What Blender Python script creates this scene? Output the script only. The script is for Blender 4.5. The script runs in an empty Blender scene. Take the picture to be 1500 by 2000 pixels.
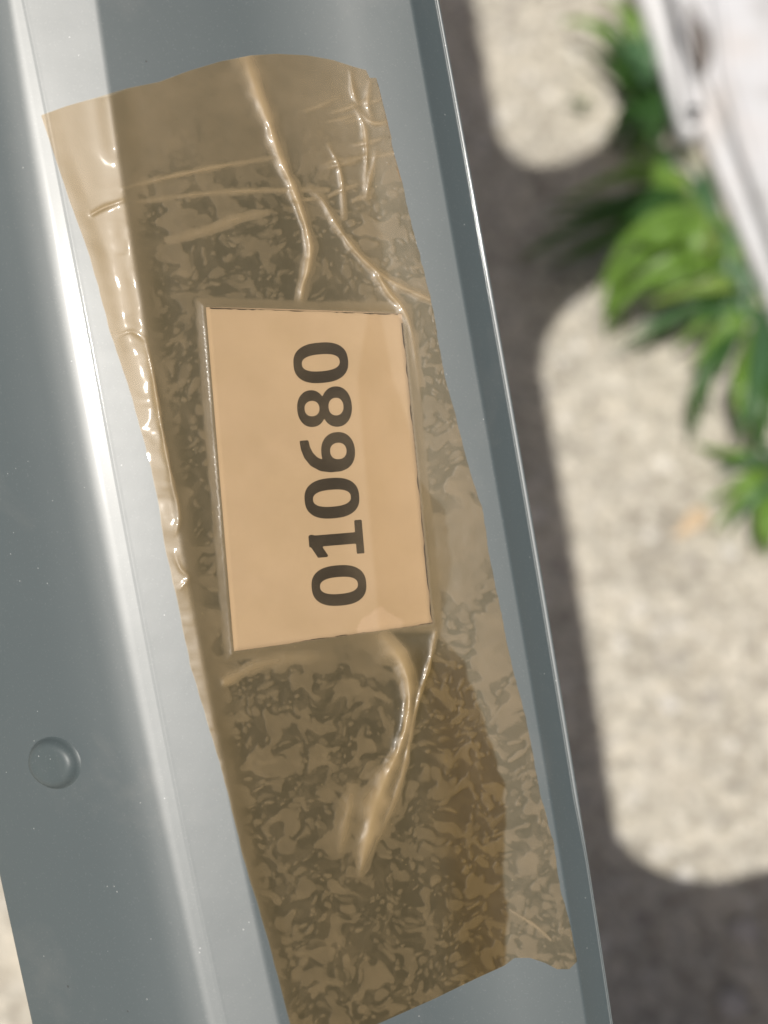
import bpy, bmesh, math
import numpy as np
from mathutils import Vector, Matrix

# ------------------------------------------------------------------ camera, light, exposure
SC = bpy.context.scene
COL = SC.collection
W, H, F = 1500.0, 2000.0, 2200.0          # the photograph's pixels; focal length in those pixels
TILT = math.radians(22)                   # the phone looks down, 22 degrees off the vertical
CAM_Z = 0.575                             # metres above the concrete
DREF = 0.20                               # distance to the taped rail
APERTURE_MM = 5.6

cam_d = bpy.data.cameras.new('camera')
cam = bpy.data.objects.new('camera', cam_d)
COL.objects.link(cam)
SC.camera = cam
cam.location = (0, 0, CAM_Z)
cam.rotation_euler = (TILT, 0, 0)
cam_d.sensor_fit = 'VERTICAL'
cam_d.sensor_height = 36
cam_d.sensor_width = 27
cam_d.lens = 36 * F / H
cam_d.clip_start = 0.01
cam_d.clip_end = 200
cam_d.dof.use_dof = True
cam_d.dof.focus_distance = 0.2065
cam_d.dof.aperture_fstop = cam_d.lens / APERTURE_MM

CT, ST = math.cos(TILT), math.sin(TILT)
CAM = np.array([0, 0, CAM_Z])


def rot(v):                               # camera axes -> world axes
    v = np.asarray(v, float)
    return np.stack([v[..., 0], v[..., 1] * CT - v[..., 2] * ST, v[..., 1] * ST + v[..., 2] * CT], -1)


SUN_C = np.array([-0.185, 0.085, 0.95])    # towards the sun, in camera axes: behind the phone, a little to the left
SUN = rot(SUN_C / np.linalg.norm(SUN_C))

world = bpy.data.worlds.new('World')
SC.world = world
world.use_nodes = True
wn = world.node_tree.nodes
wl = world.node_tree.links
wn.clear()
sky = wn.new('ShaderNodeTexSky')
sky.sky_type = 'NISHITA'
sky.sun_disc = False
sky.air_density = 0.55
sky.dust_density = 6.0
sky.ozone_density = 0.0
sky.sun_elevation = math.asin(SUN[2])
sky.sun_rotation = math.atan2(SUN[0], SUN[1])
bg = wn.new('ShaderNodeBackground')
bg.inputs[1].default_value = 0.065
wo = wn.new('ShaderNodeOutputWorld')
wl.new(sky.outputs[0], bg.inputs[0])
wl.new(bg.outputs[0], wo.inputs[0])

sun_d = bpy.data.lights.new('sun', 'SUN')
sun_d.energy = 4.6
sun_d.angle = math.radians(0.53)
sun_d.color = (1.0, 0.96, 0.895)
sun = bpy.data.objects.new('sun', sun_d)
COL.objects.link(sun)
sun.location = (-1, -1, 4)
sun.rotation_euler = Vector(SUN).to_track_quat('Z', 'Y').to_euler()

SC.view_settings.view_transform = 'Standard'
SC.view_settings.look = 'None'
SC.view_settings.exposure = 0.0
SC.view_settings.gamma = 1.0
SC.cycles.use_denoising = True
SC.cycles.max_bounces = 10
SC.cycles.transparent_max_bounces = 16
SC.cycles.sample_clamp_indirect = 4.0

# ------------------------------------------------------------------ helpers


def pix(px, py, d):
    """photograph pixel at distance d along the lens axis -> world"""
    px = np.asarray(px, float); py = np.asarray(py, float); d = np.asarray(d, float)
    px, py, d = np.broadcast_arrays(px, py, d)
    return CAM + rot(np.stack([(px - W / 2) / F * d, (H / 2 - py) / F * d, -d], -1))


def pix_z(px, py, z):
    """photograph pixel on the horizontal plane at height z"""
    r = rot(np.array([(px - W / 2) / F, (H / 2 - py) / F, -1.0]))
    t = (z - CAM_Z) / r[2]
    return CAM + r * t


def link(name, me, mat=None, parent=None, **props):
    o = bpy.data.objects.new(name, me)
    COL.objects.link(o)
    if mat is not None and me is not None:
        me.materials.append(mat)
    if parent is not None:
        o.parent = parent
        o.matrix_parent_inverse = Matrix.Translation(-Vector(parent.location))
    for k, v in props.items():
        o[k] = v
    return o


def empty(name, loc, **props):
    o = bpy.data.objects.new(name, None)
    COL.objects.link(o)
    o.location = [float(c) for c in loc]
    o.empty_display_size = 0.02
    for k, v in props.items():
        o[k] = v
    return o


def mesh(name, verts, faces, smooth=True):
    me = bpy.data.meshes.new(name)
    me.from_pydata([tuple(map(float, v)) for v in verts], [], [tuple(map(int, f)) for f in faces])
    me.update()
    if smooth:
        me.polygons.foreach_set('use_smooth', [True] * len(me.polygons))
    return me


def grid_faces(nr, nc, wrap=False):
    i = np.arange(nr - 1)[:, None] * nc
    j = np.arange(nc if wrap else nc - 1)[None, :]
    k = (j + 1) % nc
    return np.stack([i + j, i + k, i + nc + k, i + nc + j], -1).reshape(-1, 4)


def big_grid(name, P, flip=False, attrs=None):
    """P (nr, nc, 3) -> smooth quad mesh, fast"""
    nr, nc = P.shape[:2]
    f = grid_faces(nr, nc)
    if flip:
        f = f[:, ::-1]
    me = bpy.data.meshes.new(name)
    me.vertices.add(nr * nc)
    me.vertices.foreach_set('co', P.reshape(-1).astype(np.float32))
    me.loops.add(f.size)
    me.loops.foreach_set('vertex_index', f.reshape(-1).astype(np.int32))
    me.polygons.add(len(f))
    me.polygons.foreach_set('loop_start', np.arange(0, f.size, 4, dtype=np.int32))
    me.polygons.foreach_set('use_smooth', np.ones(len(f), bool))
    me.update(calc_edges=True)
    for k, v in (attrs or {}).items():
        a = me.attributes.new(k, 'FLOAT', 'POINT')
        a.data.foreach_set('value', v.reshape(-1).astype(np.float32))
    me.validate()
    return me


def smooth01(a, b, x):
    t = np.clip((x - a) / (b - a), 0, 1)
    return t * t * (3 - 2 * t)


def hash2(ix, iy, s=0):
    n = (ix.astype(np.int64) * 374761393 + iy.astype(np.int64) * 668265263 + s * 1274126177) & 0xffffffff
    n = ((n ^ (n >> 13)) * 1274126177) & 0xffffffff
    return ((n ^ (n >> 16)) & 0xffffff) / float(0xffffff)


def vnoise(x, y, s=0):
    x0 = np.floor(x); y0 = np.floor(y)
    fx = x - x0; fy = y - y0
    fx = fx * fx * fx * (fx * (fx * 6 - 15) + 10); fy = fy * fy * fy * (fy * (fy * 6 - 15) + 10)
    a = hash2(x0, y0, s); b = hash2(x0 + 1, y0, s); c = hash2(x0, y0 + 1, s); d = hash2(x0 + 1, y0 + 1, s)
    return (a * (1 - fx) + b * fx) * (1 - fy) + (c * (1 - fx) + d * fx) * fy


def fbm(x, y, s=0, o=3):
    v = 0; a = 0.5; t = 0
    for k in range(o):
        v = v + a * vnoise(x + 17.3 * k, y - 9.1 * k, s + k); t += a
        a *= 0.5; x = x * 2.03; y = y * 2.03
    return v / t


def gnoise(x, y, s=0):
    x0 = np.floor(x); y0 = np.floor(y)
    fx = x - x0; fy = y - y0
    ux = fx * fx * fx * (fx * (fx * 6 - 15) + 10); uy = fy * fy * fy * (fy * (fy * 6 - 15) + 10)

    def g(i, j):
        a = hash2(x0 + i, y0 + j, s) * 6.2831853
        return np.cos(a) * (fx - i) + np.sin(a) * (fy - j)
    return (g(0, 0) * (1 - ux) + g(1, 0) * ux) * (1 - uy) + (g(0, 1) * (1 - ux) + g(1, 1) * ux) * uy


def worley(x, y, s=0):
    x0 = np.floor(x); y0 = np.floor(y)
    best = np.full(x.shape, 9.0); idv = np.zeros(x.shape)
    for i in (-1, 0, 1):
        for j in (-1, 0, 1):
            cx = x0 + i; cy = y0 + j
            d = np.hypot(cx + hash2(cx, cy, s) - x, cy + hash2(cx, cy, s + 5) - y)
            h = hash2(cx, cy, s + 9)
            idv = np.where(d < best, h, idv); best = np.minimum(best, d)
    return best, idv


def poly_dist(x, y, pts, vals=None):
    """distance to a polyline, plus a value interpolated along it"""
    pts = np.asarray(pts, float)
    best = np.full(x.shape, 1e9); val = np.zeros(x.shape); side = np.zeros(x.shape)
    n = len(pts)
    for i in range(n - 1):
        ax, ay = pts[i]; bx, by = pts[i + 1]
        dx, dy = bx - ax, by - ay
        t = np.clip(((x - ax) * dx + (y - ay) * dy) / (dx * dx + dy * dy), 0, 1)
        d = np.hypot(x - ax - t * dx, y - ay - t * dy)
        m = d < best
        best = np.where(m, d, best)
        if vals is not None:
            val = np.where(m, vals[i] * (1 - t) + vals[i + 1] * t, val)
        side = np.where(m, np.sign((x - ax) * dy - (y - ay) * dx), side)
    return best, val, side


def spline(pts, n):
    """smooth curve through points (Catmull-Rom)"""
    p = np.asarray(pts, float)
    p = np.vstack([2 * p[0] - p[1], p, 2 * p[-1] - p[-2]])
    out = []
    m = len(p) - 3
    for q in np.linspace(0, m - 1e-6, n):
        i = int(q); t = q - i
        a, b, c, d = p[i:i + 4]
        out.append(0.5 * (2 * b + (c - a) * t + (2 * a - 5 * b + 4 * c - d) * t * t + (3 * b - a - 3 * c + d) * t ** 3))
    return np.array(out)

# ------------------------------------------------------------------ materials


class Mat:
    def __init__(self, name):
        self.m = bpy.data.materials.new(name)
        self.m.use_nodes = True
        self.t = self.m.node_tree
        self.t.nodes.clear()
        self.out = self.n('ShaderNodeOutputMaterial')

    def n(self, kind, **kw):
        nd = self.t.nodes.new(kind)
        for k, v in kw.items():
            setattr(nd, k, v)
        return nd

    def set(self, nd, **kw):
        for k, v in kw.items():
            nd.inputs[k.replace('_', ' ')].default_value = v
        return nd

    def l(self, a, b):
        self.t.links.new(a, b)

    def noise(self, scale, detail=3, rough=0.55, vec=None, dist=0.0):
        nd = self.n('ShaderNodeTexNoise')
        self.set(nd, Scale=scale, Detail=detail, Roughness=rough, Distortion=dist)
        if vec is not None:
            self.l(vec, nd.inputs['Vector'])
        return nd.outputs['Fac']

    def coord(self):
        return self.n('ShaderNodeTexCoord').outputs['Object']

    def ramp(self, fac, stops, interp='LINEAR'):
        r = self.n('ShaderNodeValToRGB')
        r.color_ramp.interpolation = interp
        e = r.color_ramp.elements
        while len(e) < len(stops):
            e.new(0.5)
        for k, (p, c) in enumerate(stops):
            e[k].position = p
            e[k].color = (*c, 1) if len(c) == 3 else c
        self.l(fac, r.inputs[0])
        return r.outputs[0]

    def math(self, op, a, b=None, c=None, clamp=False):
        nd = self.n('ShaderNodeMath', operation=op)
        nd.use_clamp = clamp
        for i, v in enumerate((a, b, c)):
            if v is None:
                continue
            if isinstance(v, (int, float)):
                nd.inputs[i].default_value = v
            else:
                self.l(v, nd.inputs[i])
        return nd.outputs[0]

    def mix(self, fac, a, b, blend='MIX'):
        nd = self.n('ShaderNodeMix', data_type='RGBA', blend_type=blend)
        for s, v in (('Factor', fac), ('A', a), ('B', b)):
            i = [q for q in nd.inputs if q.name == s and (q.type == 'VALUE' if s == 'Factor' else q.type == 'RGBA')][0]
            if isinstance(v, (int, float)):
                i.default_value = v
            elif isinstance(v, tuple):
                i.default_value = (*v, 1)
            else:
                self.l(v, i)
        return [q for q in nd.outputs if q.type == 'RGBA'][0]

    def bump(self, h, strength, dist):
        b = self.n('ShaderNodeBump')
        self.set(b, Strength=strength, Distance=dist)
        self.l(h, b.inputs['Height'])
        return b.outputs[0]

    def attr(self, name):
        a = self.n('ShaderNodeAttribute')
        a.attribute_name = name
        return a.outputs['Fac']

    def principled(self, color, rough=0.5, normal=None, **kw):
        b = self.n('ShaderNodeBsdfPrincipled')
        if isinstance(color, tuple):
            b.inputs['Base Color'].default_value = (*color, 1)
        else:
            self.l(color, b.inputs['Base Color'])
        if isinstance(rough, (int, float)):
            b.inputs['Roughness'].default_value = rough
        else:
            self.l(rough, b.inputs['Roughness'])
        if normal is not None:
            self.l(normal, b.inputs['Normal'])
        for k, v in kw.items():
            b.inputs[k.replace('_', ' ')].default_value = v
        self.l(b.outputs[0], self.out.inputs[0])
        return b


def mat_paint(coat=0.4, spec=0.82):
    """blue-grey gloss paint on sheet steel, with dust specks and fine scratches"""
    m = Mat('blue_grey_paint')
    co = m.coord()
    big = m.noise(9.0, 2, 0.5, co)
    base = m.mix(big, (0.059, 0.0755, 0.078), (0.070, 0.088, 0.0905))
    sp = m.n('ShaderNodeTexVoronoi'); m.set(sp, Scale=420.0); m.l(co, sp.inputs['Vector'])
    gate = m.noise(60, 2, 0.6, co)
    spot = m.math('MULTIPLY', m.math('LESS_THAN', sp.outputs['Distance'], 0.055), m.math('GREATER_THAN', gate, 0.53))
    pit = m.n('ShaderNodeTexVoronoi'); m.set(pit, Scale=170.0); m.l(co, pit.inputs['Vector'])
    pgate = m.noise(33, 1, 0.5, co)
    pits = m.math('MULTIPLY', m.math('LESS_THAN', pit.outputs['Distance'], 0.045), m.math('GREATER_THAN', pgate, 0.55))
    dust = m.noise(2600, 1, 0.5, co)
    dmask = m.math('MULTIPLY', m.math('GREATER_THAN', dust, 0.68), 0.25)
    c = m.mix(m.math('MULTIPLY', spot, 0.42), base, (0.55, 0.56, 0.55))
    c = m.mix(m.math('MULTIPLY', pits, 0.8), c, (0.02, 0.02, 0.022))
    c = m.mix(m.math('MULTIPLY', dmask, 0.35), c, (0.30, 0.31, 0.31))
    grime = m.noise(38, 5, 0.65, co, 0.6)
    c = m.mix(m.ramp(grime, [(0.55, (0, 0, 0)), (0.80, (0.22, 0.22, 0.22))]), c, (0.20, 0.195, 0.18))
    peel = m.noise(420, 2, 0.5, co)
    wave = m.noise(45, 2, 0.5, co)
    hgt = m.math('ADD', m.math('MULTIPLY', peel, 0.10), wave)
    hgt = m.math('SUBTRACT', hgt, m.math('MULTIPLY', pits, 0.3))
    nrm = m.bump(hgt, 0.22, 0.0004)
    smear = m.noise(25, 4, 0.6, co)
    rough = m.math('MULTIPLY_ADD', smear, 0.08, 0.395)
    b = m.principled(c, rough, nrm, Specular_IOR_Level=spec, Coat_Weight=coat, Coat_Roughness=0.09, Coat_IOR=1.5)
    return m.m


def mat_tape():
    """brown polypropylene packing tape: tinted clear film, milky where air is trapped under it"""
    m = Mat('brown_packing_tape')
    air = m.attr('air'); refl = m.attr('dark_refl'); rid = m.attr('ridge')
    co = m.coord()
    fine = m.noise(900, 3, 0.6, co)
    tint = m.mix(air, (0.79, 0.70, 0.545), (0.88, 0.785, 0.65))
    tint = m.mix(refl, tint, (0.70, 0.60, 0.39), 'MULTIPLY')  # painted dark reflection: deepens and yellows the tint
    sc = m.math('MULTIPLY_ADD', air, 0.185, 0.035)
    sc = m.math('ADD', sc, m.math('MULTIPLY', rid, 0.42))
    sc = m.math('ADD', sc, m.math('MULTIPLY', m.math('SUBTRACT', fine, 0.5), 0.04), clamp=True)
    tr = m.n('ShaderNodeBsdfTransparent'); m.l(tint, tr.inputs[0])
    df = m.n('ShaderNodeBsdfDiffuse')
    dc = m.mix(refl, (0.585, 0.435, 0.255), (0.43, 0.295, 0.115))
    m.l(dc, df.inputs[0])
    tl = m.n('ShaderNodeBsdfTranslucent'); m.l(dc, tl.inputs[0])
    ds = m.n('ShaderNodeMixShader'); ds.inputs[0].default_value = 0.25
    m.l(df.outputs[0], ds.inputs[1]); m.l(tl.outputs[0], ds.inputs[2])
    m1 = m.n('ShaderNodeMixShader'); m.l(sc, m1.inputs[0]); m.l(tr.outputs[0], m1.inputs[1]); m.l(ds.outputs[0], m1.inputs[2])
    gl = m.n('ShaderNodeBsdfGlossy'); m.set(gl, Roughness=0.40)
    nb = m.bump(m.noise(160, 2, 0.5, co), 0.12, 0.0003)
    m.l(nb, gl.inputs['Normal'])
    lw = m.n('ShaderNodeLayerWeight'); m.set(lw, Blend=0.5)
    fr = m.math('MULTIPLY_ADD', m.math('POWER', lw.outputs['Facing'], 5.0), 0.6, 0.024)
    m2 = m.n('ShaderNodeMixShader'); m.l(fr, m2.inputs[0]); m.l(m1.outputs[0], m2.inputs[1]); m.l(gl.outputs[0], m2.inputs[2])
    g2 = m.n('ShaderNodeBsdfGlossy'); m.set(g2, Roughness=0.07); m.l(nb, g2.inputs['Normal'])
    m3 = m.n('ShaderNodeMixShader'); m3.inputs[0].default_value = 0.0025
    m.l(m2.outputs[0], m3.inputs[1]); m.l(g2.outputs[0], m3.inputs[2])
    m.l(m3.outputs[0], m.out.inputs[0])
    return m.m


def mat_paper():
    m = Mat('white_paper')
    co = m.coord()
    a = m.noise(75, 5, 0.65, co)
    b = m.noise(700, 3, 0.6, co)
    c = m.mix(a, (0.52, 0.475, 0.475), (0.66, 0.61, 0.61))
    c = m.mix(m.math('MULTIPLY', b, 0.10), c, (0.60, 0.59, 0.56))
    m.principled(c, 0.8, m.bump(b, 0.15, 0.0001), Specular_IOR_Level=0.2)
    return m.m


def mat_ink():
    m = Mat('black_ink')
    co = m.coord()
    n = m.noise(2500, 2, 0.6, co)
    m.principled(m.mix(n, (0.008, 0.008, 0.008), (0.04, 0.038, 0.036)), 0.7, Specular_IOR_Level=0.2)
    return m.m


def mat_concrete():
    m = Mat('pale_concrete')
    co = m.coord()
    a = m.noise(16, 5, 0.6, co)
    b = m.noise(120, 4, 0.65, co)
    v = m.n('ShaderNodeTexVoronoi'); m.set(v, Scale=95.0); m.l(co, v.inputs['Vector'])
    v2 = m.n('ShaderNodeTexVoronoi'); m.set(v2, Scale=240.0); m.l(co, v2.inputs['Vector'])
    c = m.ramp(a, [(0.30, (0.28, 0.255, 0.21)), (0.5, (0.38, 0.35, 0.29)), (0.72, (0.46, 0.42, 0.35))])
    c = m.mix(m.ramp(b, [(0.42, (0, 0, 0)), (0.68, (0.75, 0.75, 0.75))]), c, (0.60, 0.57, 0.50))
    c = m.mix(m.ramp(b, [(0.28, (0.75, 0.75, 0.75)), (0.46, (0, 0, 0))]), c, (0.22, 0.20, 0.175))
    sep = m.n('ShaderNodeSeparateColor'); m.l(v.outputs['Color'], sep.inputs[0])
    stone = m.math('MULTIPLY', m.math('GREATER_THAN', sep.outputs[0], 0.72), m.math('LESS_THAN', v.outputs['Distance'], 0.42))
    sc = m.ramp(sep.outputs[1], [(0.0, (0.24, 0.22, 0.20)), (0.5, (0.52, 0.49, 0.43)), (1.0, (0.66, 0.64, 0.60))])
    c = m.mix(m.math('MULTIPLY', stone, 0.75), c, sc)
    sep2 = m.n('ShaderNodeSeparateColor'); m.l(v2.outputs['Color'], sep2.inputs[0])
    grain = m.ramp(sep2.outputs[0], [(0.0, (0.66, 0.66, 0.66)), (0.5, (1, 1, 1)), (1.0, (1.22, 1.2, 1.16))])
    c = m.mix(0.7, c, grain, 'MULTIPLY')
    h = m.math('ADD', m.math('MULTIPLY', b, 0.6), m.math('MULTIPLY', v2.outputs['Distance'], -0.5))
    m.principled(c, 0.9, m.bump(h, 0.8, 0.004), Specular_IOR_Level=0.25)
    return m.m


def mat_leaf(name, c1, c2):
    m = Mat(name)
    co = m.coord()
    n = m.noise(70, 3, 0.6, co)
    f = m.noise(500, 2, 0.5, co)
    c = m.mix(n, c1, c2)
    b = m.n('ShaderNodeBsdfPrincipled')
    m.l(c, b.inputs['Base Color']); m.set(b, Roughness=0.42)
    m.l(m.bump(f, 0.3, 0.0005), b.inputs['Normal'])
    t = m.n('ShaderNodeBsdfTranslucent')
    m.l(m.mix(0.5, c, (0.20, 0.36, 0.03)), t.inputs[0])
    x = m.n('ShaderNodeMixShader'); x.inputs[0].default_value = 0.35
    m.l(b.outputs[0], x.inputs[1]); m.l(t.outputs[0], x.inputs[2]); m.l(x.outputs[0], m.out.inputs[0])
    return m.m


def mat_board():
    m = Mat('weathered_white_paint')
    co = m.coord()
    n = m.noise(30, 5, 0.6, co)
    c = m.ramp(n, [(0.30, (0.36, 0.355, 0.36)), (0.46, (0.49, 0.49, 0.50)), (0.62, (0.535, 0.54, 0.56))])
    g = m.noise(11, 3, 0.5, co)
    c = m.mix(m.ramp(g, [(0.56, (0, 0, 0)), (0.72, (0.5, 0.5, 0.5))]), c, (0.52, 0.44, 0.38))
    m.principled(c, 0.6, m.bump(n, 0.4, 0.002), Specular_IOR_Level=0.3)
    return m.m


def mat_clean_white():
    m = Mat('clean_white_paint')
    n = m.noise(55, 3, 0.5, m.coord())
    m.principled(m.mix(n, (0.54, 0.54, 0.545), (0.61, 0.61, 0.62)), 0.5, m.bump(n, 0.2, 0.001), Specular_IOR_Level=0.3)
    return m.m


def mat_flat(name, c1, c2, scale=80, rough=0.8):
    m = Mat(name)
    n = m.noise(scale, 4, 0.6, m.coord())
    m.principled(m.mix(n, c1, c2), rough, m.bump(n, 0.4, 0.002), Specular_IOR_Level=0.3)
    return m.m


PAINT = mat_paint()
PAINT_DULL = mat_paint(0.0, 0.35)
TAPE = mat_tape()
PAPER = mat_paper()
INK = mat_ink()
CONCRETE = mat_concrete()
BOARD = mat_board()
BARE = mat_flat('bare_grey_wood', (0.05, 0.048, 0.05), (0.16, 0.135, 0.115), 60)
LEAF = [mat_leaf('leaf_fresh', (0.115, 0.225, 0.032), (0.17, 0.29, 0.055)),
        mat_leaf('leaf_deep', (0.030, 0.085, 0.022), (0.05, 0.12, 0.03)),
        mat_leaf('leaf_blue_green', (0.055, 0.13, 0.055), (0.085, 0.175, 0.08)),
        mat_leaf('leaf_yellow_green', (0.17, 0.27, 0.05), (0.23, 0.32, 0.08))]
STEM = mat_flat('stem_green', (0.10, 0.15, 0.04), (0.17, 0.19, 0.07), 120)
DRY = mat_flat('dry_leaf_tan', (0.42, 0.31, 0.20), (0.54, 0.43, 0.30), 90)
STONE = mat_flat('pale_stone', (0.40, 0.37, 0.34), (0.52, 0.49, 0.45), 140)

# ------------------------------------------------------------------ the ground
ax = np.arange(-0.42, 0.66, 0.0035)
gx = np.concatenate([-0.42 - np.geomspace(0.01, 40, 26)[::-1], ax, ax[-1] + np.geomspace(0.01, 40, 26)])
ay = np.arange(-0.30, 0.95, 0.0035)
gy = np.concatenate([-0.30 - np.geomspace(0.01, 40, 26)[::-1], ay, ay[-1] + np.geomspace(0.01, 40, 26)])
GX, GY = np.meshgrid(gx, gy)
GZ = (fbm(GX * 22, GY * 22, 3, 4) - 0.5) * 0.006 + (fbm(GX * 110, GY * 110, 8, 2) - 0.5) * 0.004


def ground_z(x, y):
    x = np.array([float(x)]); y = np.array([float(y)])
    return float(((fbm(x * 22, y * 22, 3, 4) - 0.5) * 0.006 + (fbm(x * 110, y * 110, 8, 2) - 0.5) * 0.004)[0])


link('ground', big_grid('ground', np.stack([GX, GY, GZ], -1)), CONCRETE, kind='structure',
     label='pale rough concrete ground with hard shadows')

# ------------------------------------------------------------------ the steel rail: lines read off the photograph
L1A = [(20, 0), (75, 320), (130, 625), (165, 850), (215, 1100), (260, 1300), (300, 1490), (360, 1760), (410, 2000)]
L1B = [(47, 0), (90, 215), (145, 475), (172, 645), (222, 900), (265, 1125), (295, 1300), (340, 1525), (385, 1720), (440, 2000)]
L2 = [(188, 0), (235, 330), (262, 480), (305, 800), (345, 1010), (400, 1300), (468, 1650), (545, 2000)]
L3 = [(802, 0), (830, 150), (850, 250), (880, 425), (910, 600), (945, 800), (970, 950), (1000, 1125), (1035, 1300),
      (1060, 1450), (1085, 1620), (1105, 1730), (1120, 1825), (1145, 2000)]
L4 = [(855, 0), (890, 170), (925, 350), (950, 480), (975, 650), (1010, 875), (1045, 1050), (1087, 1300), (1110, 1425),
      (1140, 1620), (1155, 1700), (1175, 1850), (1195, 2000)]
L0 = [(-355, 0), (-150, 1000), (0, 1725), (65, 2000)]


def line_fn(pts):
    p = np.array(pts, float)
    c = np.polyfit((p[:, 1] - 1000) / 1000, p[:, 0], 3 if len(p) > 4 else 2)
    d = np.polyder(c)

    def fn(y):
        t = (np.asarray(y, float) - 1000) / 1000
        tc = np.clip(t, -1.15, 1.15)
        return np.polyval(c, tc) + (t - tc) * np.polyval(d, tc)
    return fn


f0, f1a, f1b, f2, f3, f4 = [line_fn(p) for p in (L0, L1A, L1B, L2, L3, L4)]
TAN = {k: math.tan(math.radians(v)) for k, v in dict(A=-27, A2=-19, A3=-10, F=3.5, B=5.0, C=16.5, E=5.5, D=40).items()}
W3, W2 = 48, 75                                # the left fold rolls over gradually
MID = 0.62                                     # the main face is dished: it turns up again towards the right
BOW = 1.0                                      # metres, radius of that sag
U = DREF / F                                   # metres per pixel at the rail


def depths(y):
    """distance of each fold line at image row y"""
    yy = np.clip((H / 2 - np.asarray(y, float)) / F * DREF, -0.11, 0.11)
    d2 = DREF - yy * yy / (2 * BOW)           # the rail sags slightly along its length
    d1b = d2 - (f2(y) - f1b(y)) * U * TAN['B']
    d1a = d1b - (f1b(y) - f1a(y)) * U * TAN['F']
    da3 = d1a - W3 * U * TAN['A3']
    da2 = da3 - W2 * U * TAN['A2']
    d0 = da2 - (f1a(y) - W3 - W2 - f0(y)) * U * TAN['A']
    dm = d2 + (f3(y) - f2(y)) * MID * U * TAN['C']
    d3 = dm + (f3(y) - f2(y)) * (1 - MID) * U * TAN['E']
    d4 = d3 + (f4(y) - f3(y)) * U * TAN['D']
    return d0, da2, da3, d1a, d1b, d2, dm, d3, d4


def fillet(p, prev, nxt, r, n):
    a = prev - p; b = nxt - p
    la, lb = np.linalg.norm(a), np.linalg.norm(b)
    a /= la; b /= lb
    ang = math.acos(max(-1, min(1, float(a @ b))))
    cut = min(r / math.tan(ang / 2), 0.48 * la, 0.48 * lb)
    s = p + a * cut; e = p + b * cut
    out = []
    for t in np.linspace(0, 1, n):
        out.append((1 - t) ** 2 * s + 2 * t * (1 - t) * p + t * t * e)
    return out


ys = np.concatenate([np.linspace(-3900, -250, 40), np.linspace(-200, 2200, 160), np.linspace(2250, 5600, 40)])
rows = []
for y in ys:
    d0, da2, da3, d1a, d1b, d2, dm, d3, d4 = [float(v) for v in depths(np.array(y))]
    lipw = float(np.interp(y, [0, 700, 1300, 1560, 1680, 2200], [5.0, 7, 7.5, 7.0, 2.0, 2.0]))
    x0, x1a, x1b, x2, x3, x4 = [float(f(y)) for f in (f0, f1a, f1b, f2, f3, f4)]
    ctl = [  # (px, distance, fillet radius in px, segments)
        (x0 + 12, d0 + 0.030, 0, 1), (x0, d0, 5, 4), (x1a - W3 - W2, da2, 900, 7), (x1a - W3, da3, 900, 7), (x1a, d1a, 900, 6), (x1b - 6, d1b, 4, 3), (x1b, d1b - 0.00005, 4, 4), (x1b + 6, d1b + 0.00001, 4, 3), (x2, d2, 60, 9), (x2 + MID * (x3 - x2), dm, 1100, 13),
        (x3, d3, 16, 5), (x4 - lipw - 2, d4, 2, 3), (x4 - lipw, d4 - 0.0004, 1.5, 3), (x4, d4 - 0.0004, 2.5, 4), (x4 - 3, d4 + 0.010, 3, 3),
        (x4 - 60, d4 + 0.012, 0, 1), (x0 + 60, d0 + 0.031, 0, 1)]
    pts = [np.array([(c[0] - W / 2) / F * c[1], -c[1]]) for c in ctl]
    ring = []
    for i, c in enumerate(ctl):
        if c[2] == 0:
            ring.append(pts[i])
        else:
            ring += fillet(pts[i], pts[i - 1].copy(), pts[(i + 1) % len(ctl)].copy(), c[2] * U, c[3])
    yy = (H / 2 - y) / F * DREF
    # every ring lies in one plane square to the lens axis row
    rows.append([[q[0], yy * (-q[1] / DREF), q[1]] for q in ring])
R = np.array(rows)
Rw = CAM + rot(R)
nc = R.shape[1]
fcs = [tuple(f) for f in grid_faces(len(ys), nc, wrap=True)]
fcs += [tuple(range(nc)), tuple(reversed(range((len(ys) - 1) * nc, len(ys) * nc)))]
rail_me = mesh('rail', Rw.reshape(-1, 3), fcs)
bm = bmesh.new(); bm.from_mesh(rail_me); bmesh.ops.recalc_face_normals(bm, faces=bm.faces); bm.to_mesh(rail_me); bm.free()

# the outer skin's distance at any pixel, sampled from the same rings
_yt = ys[40:200]
_xt = np.arange(-420.0, 1300.0, 3.0)
_tab = []
for r in R[40:200]:
    q = r[1:-4]                                 # outer skin only, left to right
    qx = q[:, 0] / -q[:, 2] * F + W / 2
    keep = np.r_[True, np.diff(np.maximum.accumulate(qx)) > 1e-6]
    _tab.append(1.0 / np.interp(_xt, qx[keep], 1.0 / -q[keep, 2]))
_tab = np.array(_tab)


def surf_depth(px, py):
    i = np.clip((py - _yt[0]) / (_yt[1] - _yt[0]), 0, len(_yt) - 1.001)
    j = np.clip((px - _xt[0]) / 3.0, 0, len(_xt) - 1.001)
    i0 = i.astype(int); j0 = j.astype(int)
    a = i - i0; b = j - j0
    return ((_tab[i0, j0] * (1 - b) + _tab[i0, j0 + 1] * b) * (1 - a) + (_tab[i0 + 1, j0] * (1 - b) + _tab[i0 + 1, j0 + 1] * b) * a)


top_end = Rw[0].mean(0); low_end = Rw[-1].mean(0)
frame = empty('steel_frame', (low_end[0], low_end[1], 0.0), category='metal frame',
              label='blue-grey painted folded steel rail crossing the picture diagonally with a domed rivet')
link('rail', rail_me, PAINT, frame)

# rivet on the left flank
ry, rx = 1490.0, 106.0


def flank(px, py):
    d0, da2 = depths(np.array(py))[:2]
    t = (px - f0(py)) / (f1a(py) - W3 - W2 - f0(py))
    return pix(px, py, d0 + t * (da2 - d0))


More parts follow.
